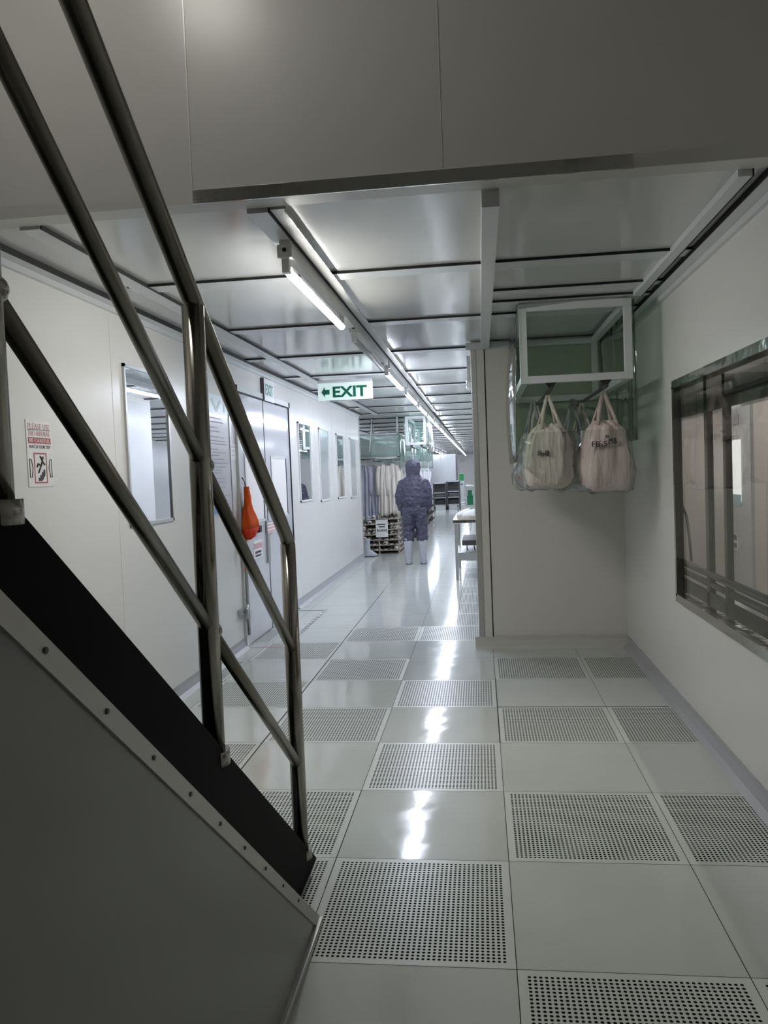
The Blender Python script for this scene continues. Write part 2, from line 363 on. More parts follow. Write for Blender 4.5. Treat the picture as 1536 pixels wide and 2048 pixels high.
for y, r in ((4.40, .028), (4.08, .022)): obj('mullion', MB().box(RX+.14, y-r, .60, RX+.17, y+r, 1.79), M_dkframe, f)
obj('reflection_curve', MB().tube([(RX+.20, 5.3, 1.15), (RX+.17, 4.95, 1.02), (RX+.16, 4.85, .90), (RX+.155, 4.80, .77)], .008, 8), M_dkgrey, f)  # dark curved tube drawn in for a distorted reflection in the window
RW = 2.6
wsr = struct('wall_side_room', MB().box(RW, 0, 0, RW+.1, 8.78, 2.4).box(RX+.055, -.1, 0, RW+.1, 0, 2.4).box(RX+.055, 8.68, 0, RW, 8.779, 2.4), M_room)
struct('ceiling_side_room', MB().box(RX+.055, 0, 2.4, RW+.1, 8.78, 2.45), M_room)
d = struct('door_2', MB().box(RW-.03, 8.02, 0, RW, 8.68, 2.05), M_door)
obj('window_pane', MB().box(RW-.036, 8.30, .93, RW-.03, 8.62, 1.55), M_litbright, d)
obj('pane_foot', MB().box(RW-.04, 8.30, .89, RW-.03, 8.62, 1.0), M_teal, d)
n_ = thing('notice_sheet', (RW-.03, 8.52, .50), 'small red and black notice on the grey door behind the right window', 'notice')
obj('sheet', MB().box(RW-.034, 8.44, .43, RW-.030, 8.66, .60), M_paper, n_, True)
obj('print', MB().box(RW-.036, 8.46, .53, RW-.034, 8.64, .585).box(RW-.036, 8.46, .45, RW-.034, 8.64, .50), M_dkgrey, n_, True)
n_ = tag(obj('door_sign', MB().box(RW-.04, 8.34, 1.70, RW-.031, 8.58, 1.80), M_greyink), 'grey sign plate above the bright pane of the far side-room door', 'sign')

# ------------------------------------------------------------ double door in the left wall
DY0, DYM, DY1 = 6.12, 6.93, 7.92
d = struct('door_1', MB().box(LX, DY0, 0, LX+.02, DY0+.05, 2.09).box(LX, DY1-.05, 0, LX+.02, DY1, 2.09).box(LX, DY0, 2.04, LX+.02, DY1, 2.09), M_strip)
for y0, y1, wy0, wy1 in ((DY0+.055, DYM-.006, 6.32, 6.81), (DYM+.006, DY1-.055, 7.14, 7.66)):
    lf = obj('door_leaf', MB().box(LX, y0, .012, LX+.012, y1, 2.035), M_door, d)
    obj('window_frame', MB().box(LX+.012, wy0-.03, .97, LX+.018, wy0, 1.55).box(LX+.012, wy0, 1.52, LX+.018, wy1, 1.55).box(LX+.012, wy0, .97, LX+.018, wy1, 1.0), M_strip, lf)
    obj('seal', MB().box(LX+.012, wy1, .99, LX+.019, wy1+.02, 1.53), M_gask, lf)
    obj('window_pane', MB().box(LX+.012, wy0, 1.0, LX+.015, wy1, 1.52), M_litglass, lf)
obj('gap_seal', MB().box(LX, DYM-.010, .01, LX+.0135, DYM+.010, 2.035).box(LX, DY1-.06, .01, LX+.0215, DY1-.044, 2.04).box(LX, DY0+.05, 2.030, LX+.0215, DY1-.05, 2.043), M_gask, d)
obj('push_plate', MB().box(LX+.012, 6.84, .60, LX+.03, 6.92, .97, bev=.004), M_sat, d)
obj('lock', MB().box(LX+.012, 6.53, .89, LX+.05, 6.60, .95, bev=.006), M_black, d)
obj('drop_bolt', MB().tube([(LX+.03, 6.16, .10), (LX+.03, 6.16, .96)], .012).box(LX+.012, 6.13, .24, LX+.05, 6.2, .28).box(LX+.0, 5.98, .29, LX+.035, 6.16, .33).tube([(LX+.05, 6.06, .24), (LX+.05, 6.06, .36)], .014), M_sat, d)
def sheet(name, y0, z0, y1, z1, label, cat, m_=M_paper, x=LX, th=.003):
    t = thing(name, (x, (y0+y1)/2, z0), label, cat)
    obj('sheet', MB().box(x, y0, z0, x+th, y1, z1), m_, t, True); return t
def bars(t, rows, m_, x, name='print'):
    mb = MB()
    for y0, z0, y1, z1 in rows: mb.box(x, y0, z0, x+.0012, y1, z1)
    return obj(name, mb, m_, t, True)
t = sheet('striped_label', 6.83, .86, 7.09, .95, 'white label with red stripes stuck across the gap of the double door', 'label', x=LX+.031)
bars(t, [(6.83, .925, 7.09, .94), (6.83, .895, 7.09, .912), (6.83, .865, 7.09, .882)], M_pink, LX+.034)
t = sheet('door_notice', 6.44, .675, 6.70, .825, 'small red, white and black notice low on the left leaf of the double door', 'notice', x=LX+.012)
bars(t, [(6.45, .755, 6.69, .80)], M_pink, LX+.015, 'red_band')
bars(t, [(6.48, .715, 6.66, .735), (6.48, .688, 6.66, .704)], M_ink, LX+.015)
t = sheet('door_sticker', 6.36, 1.62, 6.44, 1.70, 'tiny dark sticker high on the left leaf of the double door', 'sticker', M_dkgrey, x=LX+.012)
t = sheet('wall_notice', 5.99, 1.50, 6.10, 1.62, 'tiny paper notice with grey lines between the poster and the double door', 'notice')
bars(t, [(6.0, 1.595, 6.09, 1.60), (6.0, 1.565, 6.09, 1.57), (6.0, 1.53, 6.07, 1.535)], M_greyink, LX+.003)

# small EXIT plate above the door, flat on the wall
t = thing('exit_sign', (LX, 7.1, 2.04), 'small EXIT box on the wall above the white double door', 'exit sign')
obj('housing', MB().box(LX, 6.93, 2.035, LX+.032, 7.27, 2.232, bev=.004), M_white, t, True)
obj('side_edge', MB().box(LX, 6.922, 2.035, LX+.034, 6.93, 2.232), M_dkgrey, t, True)
text('EXIT', (LX+.034, 7.10, 2.135), .26, .10, FACE_RIGHT, mat('faded_exit_green', (0.16, 0.36, 0.34), .4), t, bold=.02)

# hanging EXIT sign with arrow
t = thing('exit_sign', (-1.27, 7.70, 2.255), 'green EXIT sign with left arrow hanging from corridor ceiling', 'exit sign')
obj('sign_plate', MB().box(-1.54, 7.70, 2.075, -1.003, 7.715, 2.245, bev=.003), M_exitp, t, True)
obj('top_rail', MB().box(-1.54, 7.695, 2.243, -1.01, 7.74, 2.272, bev=.003), M_strip, t, True)
text('EXIT', (-1.225, 7.697, 2.155), .335, .105, FACE_CAM, M_exitg, t, bold=.03)
obj('arrow', MB().prism([(-1.505, 2.157), (-1.47, 2.205), (-1.47, 2.18), (-1.425, 2.18), (-1.425, 2.133), (-1.47, 2.133), (-1.47, 2.108)], 'y', 7.695, 7.6995), M_exitg, t, True)

# poster left of the door
t = thing('poster', (LX, 5.68, 1.08), 'tall poster with pale teal heading, grey text lines and blue foot left of door', 'poster')
obj('sheet', MB().box(LX, 5.42, 1.08, LX+.006, 5.95, 1.965), M_poster, t, True)
obj('heading', MB().box(LX+.006, 5.42, 1.83, LX+.0075, 5.95, 1.965), mat('poster_pale_teal', (0.62, 0.74, 0.78), .3), t, True)
obj('heading_mark', MB().prism([(5.55, 1.93), (5.60, 1.93), (5.67, 1.87), (5.74, 1.93), (5.79, 1.93), (5.69, 1.845), (5.65, 1.845)], 'x', LX+.0075, LX+.009)
    .box(LX+.0075, 5.48, 1.85, LX+.009, 5.51, 1.94).box(LX+.0075, 5.83, 1.85, LX+.009, 5.87, 1.94), M_teal, t, True)
rows = []; z = 1.79; rnd = random.Random(3)
while z > 1.17:
    a = 5.48 + (.0 if rnd.random() < .6 else .05); rows.append((a, z, a + rnd.uniform(.2, .38), z+.008)); z -= rnd.choice((.022, .028, .04))
bars(t, rows, M_greyink, LX+.006)
obj('blue_foot', MB().box(LX+.006, 5.44, 1.10, LX+.0075, 5.80, 1.15), M_blue, t, True)
obj('edge_strip', MB().box(LX, 5.95, 1.08, LX+.012, 5.962, 1.965), M_sat, t, True)

# handrail warning sign
t = thing('warning_sign', (LX, 3.285, 1.35), 'white handrail warning sheet with falling man pictogram on the left wall', 'sign')
obj('sheet', MB().box(LX, 3.185, 1.345, LX+.003, 3.385, 1.632), M_paper, t, True)
X_ = LX+.0035
text('PLEASE USE', (X_, 3.285, 1.606), .175, .024, FACE_RIGHT, M_pink, t, depth=.001)
text('THE HANDRAIL', (X_, 3.285, 1.576), .175, .022, FACE_RIGHT, M_pink, t, depth=.001)
obj('red_band', MB().box(LX+.003, 3.197, 1.532, LX+.004, 3.375, 1.558), M_red, t, True)
text('BE CAREFUL', (X_+.0012, 3.285, 1.545), .160, .016, FACE_RIGHT, M_paper, t, depth=.001)
text('WATCH YOUR STEP', (X_, 3.285, 1.518), .170, .014, FACE_RIGHT, M_ink, t, depth=.001)
obj('rule', MB().box(LX+.003, 3.197, 1.590, LX+.004, 3.375, 1.5925), M_ink, t, True)
mbp = MB()
y0, y1, z0, z1, q = 3.233, 3.333, 1.360, 1.492, .006
mbp.box(LX+.003, y0, z0, LX+.0045, y1, z0+q).box(LX+.003, y0, z1-q, LX+.0045, y1, z1).box(LX+.003, y0, z0+q, LX+.0045, y0+q*.8, z1-q).box(LX+.003, y1-q*.8, z0+q, LX+.0045, y1, z1-q)
obj('pictogram_border', mbp, M_red, t, True)
mbp = MB(); mbp.ball((LX+.004, 3.302, 1.470), .008, 8, sc=(.15, 1, 1))
for a, b in (((3.298, 1.460), (3.285, 1.435)), ((3.298, 1.460), (3.280, 1.478)), ((3.298, 1.455), (3.315, 1.440)), ((3.285, 1.435), (3.262, 1.445)), ((3.262, 1.445), (3.252, 1.430)), ((3.285, 1.435), (3.262, 1.405))):
    mbp.tube([(LX+.004, *a), (LX+.004, *b)], .0036, 6)
mbp.prism([(3.262, 1.370), (3.262, 1.384), (3.276, 1.384), (3.276, 1.396), (3.290, 1.396), (3.290, 1.408), (3.304, 1.408), (3.304, 1.420), (3.316, 1.420), (3.316, 1.395), (3.290, 1.370)], 'x', LX+.003, LX+.0045)
obj('pictogram', mbp, M_ink, t, True)
for s_, c in ((1, 3.208), (-1, 3.362)):
    mbp = MB()
    P4 = [(c-s_*.010, 1.465), (c+s_*.004, 1.462), (c+s_*.013, 1.425), (c+s_*.002, 1.385), (c-s_*.010, 1.385)]
    mbp.tube([(LX+.004, *p) for p in P4+P4[:1]], .0016, 5)
    obj('side_mark', mbp, M_ink, t, True)

# hazard-striped floor marking in front of the door
mb1 = MB(); mb2 = MB(); y = 6.16; kk = 0
while y < 7.82:
    (mb1 if kk % 2 else mb2).prism([(-1.60, y), (-1.565, y+.03), (-1.565, y+.075), (-1.60, y+.045)], 'z', 0.0002, 0.0015); y += .045; kk += 1
t = thing('floor_tape', (-1.58, 7.0, 0), 'black and white hazard tape stuck on the floor before the double door', 'floor tape')
obj('dark_stripes', mb1, M_ink, t, True); obj('light_stripes', mb2, M_paper, t, True)
obj('end_lines', MB().box(-1.86, 7.83, .0002, -1.565, 7.845, .0015), M_ink, t, True)
obj('red_line', MB().box(-1.86, 6.13, .0002, -1.565, 6.15, .0015), M_pink, t, True)

# orange bag hanging on the drop bolt
t = thing('fabric_bag', (LX+.06, 6.17, 1.28), 'bright orange fabric bag hanging beside the left door leaf', 'bag')
prof = [(1.285, .022, .02, 0), (1.24, .035, .022, .005), (1.20, .05, .024, .02), (1.15, .055, .028, .02), (1.10, .09, .035, .03), (1.05, .13, .045, .045), (1.00, .165, .05, .06), (.955, .18, .05, .065), (.92, .155, .048, .055), (.885, .09, .04, .02), (.865, .04, .02, -.01)]
rings = []
for z, ry, rx, oy in prof:
    rings.append([(LX+.062+rx*math.cos(a)*(1+.12*math.sin(5*a+z*30)), 6.15+oy+ry*math.sin(a)*(1+.08*math.sin(7*a+z*20)), z) for a in [2*PI*k/28 for k in range(28)]])
obj('bag_body', MB().loft(rings[:8]), M_orange, t, True)
obj('bag_foot', MB().loft(rings[7:]), M_orange2, t, True)
obj('hanging_cord', MB().tube([(LX+.03, 6.15, 1.36), (LX+.05, 6.15, 1.32), (LX+.055, 6.15, 1.28)], .005, 6), M_dkgrey, t, True)
obj('loose_strap', MB().loft([[(LX+.05, 6.0+a+o, z), (LX+.055, 6.0+b+o, z), (LX+.058, 6.0+b+o, z), (LX+.056, 6.0+a+o, z)] for z, a, b, o in ((.88, -.02, .05, .05), (.80, -.03, .03, .03), (.74, -.03, .02, .03), (.68, -.005, .02, .04), (.62, .0, .012, .04))]), mat('orange_brown_strap', (.45, .12, .04), .7), t, True)

# ------------------------------------------------------------ tube lights
def fixture(y, lit, M_, label, length=1.25, x=-.735):
    # z = 0 is the ceiling strip the batten is fixed to; LED tube: lit lower half, opaque upper half
    t = thing('tube_light', (x, y, 2.276), label, 'tube light', 'tube lights along the corridor ceiling')
    e = obj('end_box', MB().box(-.032, 0, -.066, .028, .035, -.014, bev=.004).box(-.022, .004, -.016, .022, .035, 0), M_white, t)
    obj('knockout', MB().tube([(-.002, -.002, -.036), (-.002, .004, -.036)], .0085, 14), M_black, e)
    obj('lamp_holder', MB().box(-.020, .02, -.118, .010, .06, -.06, bev=.004), M_white, t)
    obj('batten', MB().box(-.020, .035, -.05, .020, 1.66, 0, bev=.004), M_white, t)
    mb = MB(); mb.tube([(-.006, .075, -.100), (-.006, .075+length, -.100)], 0.019, 16)
    for f in mb.bm.faces:
        f.material_index = 1 if f.calc_center_median().z > -.097 else 0
    obj('tube', mb, [M_, M_white], t)
    obj('lamp_holder', MB().box(-.018, .075+length, -.115, .008, .105+length, -.05, bev=.003), M_white, t)
    return t
n1 = fixture(3.13, True, M_tn, 'nearest corridor tube light, lit and neutral white')
fixture(4.87, False, M_toff, 'unlit tube light, second along the corridor ceiling row', 1.4)
g = fixture(6.60, True, M_tf, 'lit tube light just right of the hanging EXIT sign, third in the row')
ys = [8.33, 10.06, 11.79] + [13.52 + 1.9*i for i in range(16)]
words = ['fourth', 'fifth', 'sixth', 'seventh', 'eighth', 'ninth', 'tenth']
for i, y in enumerate(ys):
    dup(g, (-.735, y, 2.276), ('lit tube light, %s from the near end of the corridor row' % words[i]) if i < 7 else 'distant lit tube light in the merging far end of the corridor row')
for i in range(9):
    r = dup(g, (-1.75, 22 + 2.6*i, 2.276), 'distant lit tube light in the short second row above the garment racks', group='tube lights above the garment racks')
# lights of the open area to the right and left of the corridor
for i, y in enumerate((10.5, 14.5, 19, 25)):
    dup(g, (1.9, y, 2.296), 'lit tube light over the open area right of the corridor, seen in the window reflection', group='tube lights over the right-hand area')
sr = fixture(3.4, True, M_ts, 'tube light in the room behind the right window', x=1.9); sr['group'] = 'added side room fill lights'; sr.location.z = 2.4; sr['label'] = 'tube light in the room behind the right window, nearer one, added to light it'  # both side-room tubes are added to light the room behind the window
dup(sr, (1.5, 7.0, 2.4), 'tube light added to light the room behind the right window, by its far door')
# unseen lamp added in the stairwell to brighten the bulkhead
up = thing('fill_lamp', (-1.15, 1.70, 3.50), 'added fill lamp, out of view in the stairwell, brightening the bulkhead', 'lamp')
obj('rod', MB().tube([(0, 0, .10), (0, 0, 1.70)], .012, 10), M_sat, up)
obj('housing', MB().box(-.17, -.17, .08, .17, .17, .11, bev=.008), M_white, up)
obj('diffuser', MB().box(-.15, -.15, -.02, .15, .15, .08, bev=.01), mat('warm_fill', (.8, .8, .8), .4, emis=(1, .975, .90), est=STAIR_FILL), up)

# ------------------------------------------------------------ staircase
SX = -0.64; SL = .775
def sz(y): return SL*(2.70-y)
st = thing('staircase', (-1.2, 2.70, 0), 'dark green staircase rising from the floor towards the viewer, lower left', 'staircase')
YT = -.6
obj('stringer', MB().prism([(2.70, -.01), (2.70, .004), (YT, sz(YT)), (YT, sz(YT)-.34), (2.26, -.01)], 'x', -.664, -.616), M_green, st, True)
obj('stringer_flange', MB().prism([(2.30, -.01), (2.345, .0), (YT, sz(YT)-.28), (YT, sz(YT)-.34), (2.26, -.01)], 'x', -.616, -.575), M_tread, st, True)
obj('stringer', MB().prism([(2.70, 0), (2.70, .01), (YT, sz(YT)), (YT, sz(YT)-.34), (2.26, 0)], 'x', LX+.01, LX+.05), M_green, st, True)
k = 1
while True:
    y = 2.70 - .258*k; z = .2*k
    if y < YT: break
    obj('tread', MB().box(LX+.05, y-.262, z-.17, -.664, y+.012, z-.13, bev=.004), M_tread, st, True); k += 1
obj('landing', MB().box(LX+.01, -3.08, 2.45, -.575, -.6, 2.55), M_tread, st, True)
sp_ = obj('side_panel', MB().prism([(2.323, 0), (YT, .812*(2.323-YT)), (YT, 0)], 'x', -.562, -.527), M_panel, st, True)
def zp(y): return .812*(2.323-y)
obj('edge_strip', MB().prism([(2.33, -.002), (YT, zp(YT)+.006), (YT, zp(YT)-.034), (2.275, .0)], 'x', -.566, -.5225), M_alu, st, True)
obj('floor_strip', MB().box(-.53, YT, 0, -.512, 2.30, .022, bev=.003), M_alu, st, True)
mbs = MB(); y = 2.05
while y > .3:
    zc = zp(y)-.015; mbs.tube([(-.5225, y, zc), (-.520, y, zc)], .0042, 10); y -= .145
obj('screws', mbs, M_dkgrey, st, True)
# railing
ra = thing('stair_railing', (SX, 2.583, .07), 'brushed steel tube railing with three sloping rails beside the stairs', 'railing')
def hz(y, dz=0): return 1.137 + SL*(2.583-y) + dz
posts = (2.583, 1.785, 0.99, .20)
for y in posts:
    obj('post', MB().tube([(SX, y, sz(y)-.01), (SX, y, hz(y)-.012)], .0255, 20), M_rail, ra, True)
    obj('base_flange', MB().tube([(SX, y, sz(y)-.03), (SX, y, sz(y)+.004)], .036, 20), M_rail, ra, True)
def bend(p):  return p
obj('handrail', MB().tube([(SX, 2.583, hz(2.583)-.03), (SX, 2.583, hz(2.583)-.008), (SX, 2.560, hz(2.56)+.002), (SX, -.5, hz(-.5))], .0225, 20), M_rod, ra, True)
for dz in (-.368, -.755):
    for a, b in zip(posts[:-1], posts[1:]):
        obj('mid_rail', MB().tube([(SX, a-.01, hz(a-.01, dz)), (SX, b+.01, hz(b+.01, dz))], .0165, 16), M_rod, ra, True)
    for y in posts[1:]:
        obj('rail_joint', MB().ball((SX+.008, y+.012, hz(y+.012, dz)), .021, 14), M_rail, ra, True)

# ------------------------------------------------------------ ceiling-hung garment frames with clear sheets
def sheet_mesh(p0, p1, z0, z1, amp=.008, n=24, seed=0, nx=0, ny=0, bulge=0.0, th=.003):
    p0, p1 = Vector(p0), Vector(p1); d = (p1-p0); nn = Vector((-d.y, d.x)).normalized(); R = []; rnd = random.Random(seed); ph = rnd.random()*6
    for j in range(9):
        t = j/8; z = z1+(z0-z1)*t; row = []; back = []
        for i in range(n+1):
            s = i/n; o = amp*(.3+.9*t)*(math.sin(s*17+ph+t*1.2)+.5*math.sin(s*41+ph*2)) + bulge*math.sin(PI*t)*math.sin(PI*s) + bulge*.6*t
            q = p0+d*s+nn*o; row.append((q.x, q.y, z)); q2 = q+nn*th; back.append((q2.x, q2.y, z))
        R.append(row+back[::-1])
    return MB().loft(R)
def hanging_frame(x0, x1, y0, y1, z0, z1, zc, label, m_sheet, front=False, right=True, seed=1):
    t = thing('garment_hanging_frame', ((x0+x1)/2, (y0+y1)/2, z1), label, 'hanging frame')
    b = .042
    for x in (x0, x1-b):
        for y in (y0, y1-b): obj('upright', MB().box(x, y, z0, x+b, y+b, z1, bev=.003), M_strip, t, True)
    for z in (z0, z1-b):
        for y in (y0, y1-b): obj('crossbar', MB().box(x0+b, y, z, x1-b, y+b, z+b, bev=.003), M_strip, t, True)
        for x in (x0, x1-b): obj('crossbar', MB().box(x, y0+b, z, x+b, y1-b, z+b, bev=.003), M_strip, t, True)
    for s, x in enumerate((x0+(x1-x0)*.27, x0+(x1-x0)*.76)):
        r = obj('hanging_rod', MB().tube([(x, y0-.02, z0-.035), (x, y1-.01, z0-.035)], .011, 12), M_dkgrey, t, True)
        obj('rod_bracket', MB().prism([(x-.03, z0), (x+.03, z0), (x+.008, z0-.035), (x-.008, z0-.035)], 'y', y0+.0, y0+.03), M_black, t, True)
    obj('clear_sheet', sheet_mesh((x0-.006, y0-.03), (x0-.006, y1), zc, z1-.005, seed=seed, bulge=.035), m_sheet, t, True)
    if right: obj('clear_sheet', sheet_mesh((x1+.012, y0-.01), (x1+.012, y1), zc+.1, z1-.005, seed=seed+1, bulge=-.02), m_sheet, t, True)
    obj('clear_sheet', sheet_mesh((x0, y1-.02), (x1, y1-.02), zc, z1-.005, seed=seed+2), m_sheet, t, True)
    if front: obj('clear_sheet', sheet_mesh((x0, y0-.02), (x1, y0-.02), z0, z1-.005, seed=seed+3), m_sheet, t, True)
    return t
hanging_frame(.248, .872, 4.66, 6.02, 1.825, 2.275, 1.38, 'ceiling-hung white frame with clear green sheets over the cloth bags', M_pvc, front=False)

# ------------------------------------------------------------ cloth bags on the rods
def bag(name, x, y, zr, zt, zb, wdt, dep, m_, label, seed, lean=0.0, plastic=True, txt=None, group='cloth bags hanging on the rods', bul=0.0):
    t = thing(name, (x, y, zr), label, 'bag', group)
    rnd = random.Random(seed); h = zt-zb; ph = rnd.random()*6; n = 44
    P = [(0, .30), (.02, .46), (.06, .60), (.14, .76), (.26, .87), (.45, .97), (.65, 1.0), (.82, .98), (.92, .90), (.97, .78), (1.0, .58)]
    def ring(tt, wd, ex=1.0, amp=1.0):
        z = zt-h*tt; o = []
        for k in range(n):
            a = 2*PI*k/n; fold = 1+amp*(.10*(1-tt)*math.sin(11*a+ph)+.05*math.sin(6*a+ph*2+tt*3)+.03*math.sin(17*a+tt*5))
            ca, sa = math.cos(a), math.sin(a); fold *= 1+.16*noise.noise(Vector((ca*2.5+seed, sa*2.5, z*9)))+.10*noise.noise(Vector((ca*6+seed, sa*6, z*20))); ca = math.copysign(abs(ca)**.75, ca); sa = math.copysign(abs(sa)**.75, sa)
            o.append((x+lean*tt+wdt/2*wd*ex*ca*fold, y+dep/2*min(1, wd*1.0)*ex*sa*fold, z+.008*math.sin(3*a+ph)*(tt if tt > .8 else 0)+.012*math.sin(9*a+ph)*(1 if tt < .05 else 0)))
        return o
    obj('bag_body', MB().loft([ring(a, b) for a, b in P]), m_, t, True)
    for s in (-1, 1):
        for q in (-.5, .5):
            mb_ = MB(); xe = x+s*wdt*.20+q*.02; w_ = .007
            pts = [(x+s*.004, y-.012*q*2, zr-.004), (x+s*wdt*.10, y-dep*.2*q*2, (zr+zt)/2), (xe, y-dep*.30*q*2, zt-.02)]
            mb_.tube(pts, [(.005, .009)]*3, 8, refv=(0, 1, 0)); obj('strap', mb_, m_, t, True)
    if plastic:
        P2 = [(.12, .82), (.3, .93), (.5, 1.0), (.75, 1.06), (.92, 1.06), (1.0, .95), (1.04, .7)]
        obj('plastic_cover', MB().loft([ring(a, b, 1.06, 1.4) for a, b in P2], cap=True), M_bagp, t, True)
    if txt:
        for s_, cx, cz, wd, ht in txt: text(s_, (cx, y-dep/2*1.06-.008, cz), wd, ht, FACE_CAM, M_ink, t, depth=.012)
    return t
bag('cloth_bag', .415, 4.86, 1.775, 1.595, 1.225, .285, .15, M_canvas, 'cream drawstring bag at the front of the left rod under the green frame', 1, lean=-.01, txt=[('8-8', .372, 1.43, .065, .030)])
bag('cloth_bag', .735, 4.84, 1.775, 1.60, 1.20, .285, .16, M_canvasp, 'pinkish cream bag lettered FB-5MB at the front of the right rod', 2, txt=[('FB-5', .69, 1.468, .085, .032), ('MB', .765, 1.482, .045, .032), ('8', .735, 1.51, .02, .018)])
bag('cloth_bag', .35, 5.20, 1.775, 1.57, 1.22, .24, .14, M_greyfab, 'greyish bag directly behind the cream bag of the left rod', 3)
bag('cloth_bag', .60, 5.24, 1.775, 1.56, 1.20, .25, .14, M_greyfab, 'grey bag in the dim gap between the two front bags', 4)
bag('cloth_bag', .40, 5.60, 1.775, 1.60, 1.24, .26, .14, M_canvas, 'rearmost cream bag of the left rod, against the partition', 5)
bag('cloth_bag', .70, 5.58, 1.775, 1.58, 1.22, .26, .14, M_canvas, 'rearmost bag of the right rod, behind the pinkish bag', 6)

# round fitting on the side of the partition
t = thing('round_wall_fitting', (-.05, 6.62, 2.06), 'small clear round fitting high on the left side of the partition', 'fitting')
obj('ring', MB().tube([(-.048-.035*(1-abs(math.cos(a)))*0-.03, 6.62+.055*math.cos(a), 2.07+.06*math.sin(a)) for a in [2*PI*k/20 for k in range(21)]], .009, 8), M_steel, t, True)
obj('dome', MB().ball((-.055, 6.62, 2.07), .05, 14, sc=(.6, 1, 1)), M_bagp, t, True)
t = thing('conduit', (-.06, 6.35, 2.04), 'pale vertical conduit box near the top left edge of the partition', 'conduit')
obj('cover', MB().box(-.075, 6.30, 2.03, -.047, 6.42, 2.235, bev=.004), M_white, t, True)

# ------------------------------------------------------------ steel table and slippers
t = thing('steel_table', (.06, 10.45, 0), 'stainless steel table behind the partition, right of the corridor', 'table')
obj('table_top', MB().box(-.355, 9.83, .70, .85, 11.15, .745, bev=.006), M_steel, t, True)
for x in (-.335, .80):
    for y in (9.85, 11.09): obj('leg', MB().box(x, y, 0, x+.036, y+.036, .70, bev=.003), M_sat, t, True)
obj('lower_shelf', MB().box(-.33, 9.87, .27, .83, 11.11, .315, bev=.003).box(-.33, 9.86, .235, .83, 9.875, .335), M_sat, t, True)
obj('tray', MB().box(-.25, 10.0, .41, .80, 10.9, .475, bev=.004), M_dkgrey, t, True)
for x in (-.19, -.10, 0.0, .10): obj('hook', MB().tube([(x, 10.0, .41), (x, 9.99, .37), (x+.01, 9.98, .35)], .007, 8), M_black, t, True)
def slipper(loc, rz, label, m_=M_white, sole=M_beige, group=None, sc=1.0, parts=True):
    t = thing('slipper', loc, label, 'slipper', group, rz)
    out = [(-.035, -.12), (-.042, -.05), (-.038, .0), (-.048, .06), (-.04, .11), (0, .135), (.036, .11), (.044, .06), (.034, 0), (.04, -.05), (.034, -.12), (0, -.14)]
    obj('sole', MB().prism([(a*sc, b*sc) for a, b in out], 'z', 0, .022*sc), sole, t)
    R = []
    for j in range(7):
        y = (-.01+.135*j/6)*sc; hgt = (.075-.045*(j/6)**1.4)*sc; wd = (.046-.02*(j/6)**3)*sc
        R.append([(wd*math.cos(a), y, .02*sc+hgt*math.sin(a)) for a in [PI*k/10 for k in range(11)]] + [(wd*.88*math.cos(a), y, .018*sc+hgt*.88*math.sin(a)) for a in [PI*(10-k)/10 for k in range(11)]])
    obj('upper', MB().loft(R), m_, t); return t
slipper((-.15, 10.34, .745), 1.45, 'white slipper at the left on the steel table', sc=1.25)
slipper((-.08, 10.14, .745), 1.65, 'white slipper on the steel table, half hidden by the partition', sc=1.25)

# pale boot at the end of the left wall
def boot_mesh(sc=1.0, h=.36):
    R = []
    for z, ry, rx, oy in ((0, .125, .045, .045), (.02, .13, .048, .045), (.05, .12, .045, .04), (.085, .09, .042, .015), (.12, .062, .042, -.01), (.2, .06, .047, -.012), (.3, .065, .055, -.01), (h, .068, .058, -.01)):
        R.append([(rx*sc*math.cos(a)*(1+.04*math.sin(3*a+z*25)), oy*sc+ry*sc*math.sin(a)*(1+.03*math.sin(4*a+z*40)), z*sc) for a in [2*PI*k/20 for k in range(20)]])
    return MB().loft(R)
t = thing('boot', (-1.865, 12.88, 0), 'single pale boot standing on the floor at the end of the left wall', 'boot', rz=-1.2)
obj('boot_shaft', boot_mesh(.95, .31), M_boot, t)
obj('sole', MB().prism([(.05*math.cos(a), .045+.128*math.sin(a)) for a in [2*PI*k/20 for k in range(20)]], 'z', 0, .012), M_black, t)

# ------------------------------------------------------------ garment racks, shoe racks
def garment(wd, dep, z0, z1, seed, sleeves=True):
    rnd = random.Random(seed); ph = rnd.random()*6; R = []; n = 40
    for j in range(14):
        t_ = j/13; z = z1+(z0-z1)*t_
        s = min(1, .25+t_*6) if t_ < .12 else .94+.10*math.sin(t_*2.4+ph)
        row = []
        for k in range(n):
            a = 2*PI*k/n; f_ = 1+(.06+.22*t_)*math.sin(9*a+ph+t_*1.5)+.07*math.sin(5*a+ph*2-t_*3)
            q_ = 1+.30*(.3+t_)*noise.noise(Vector((math.cos(a)*3+seed, math.sin(a)*2.5, z*5)))+.16*noise.noise(Vector((math.cos(a)*8, math.sin(a)*8+seed, z*11)))
            row.append((wd/2*s*math.cos(a)*(1+.04*math.sin(4*a+t_*6))*(q_*.5+.5), dep/2*(.45+.55*min(1, t_*2+.2))*math.sin(a)*f_*q_, z+(.02*math.sin(7*a+ph) if j == 13 else 0)))
        R.append(row)
    return MB().loft(R)
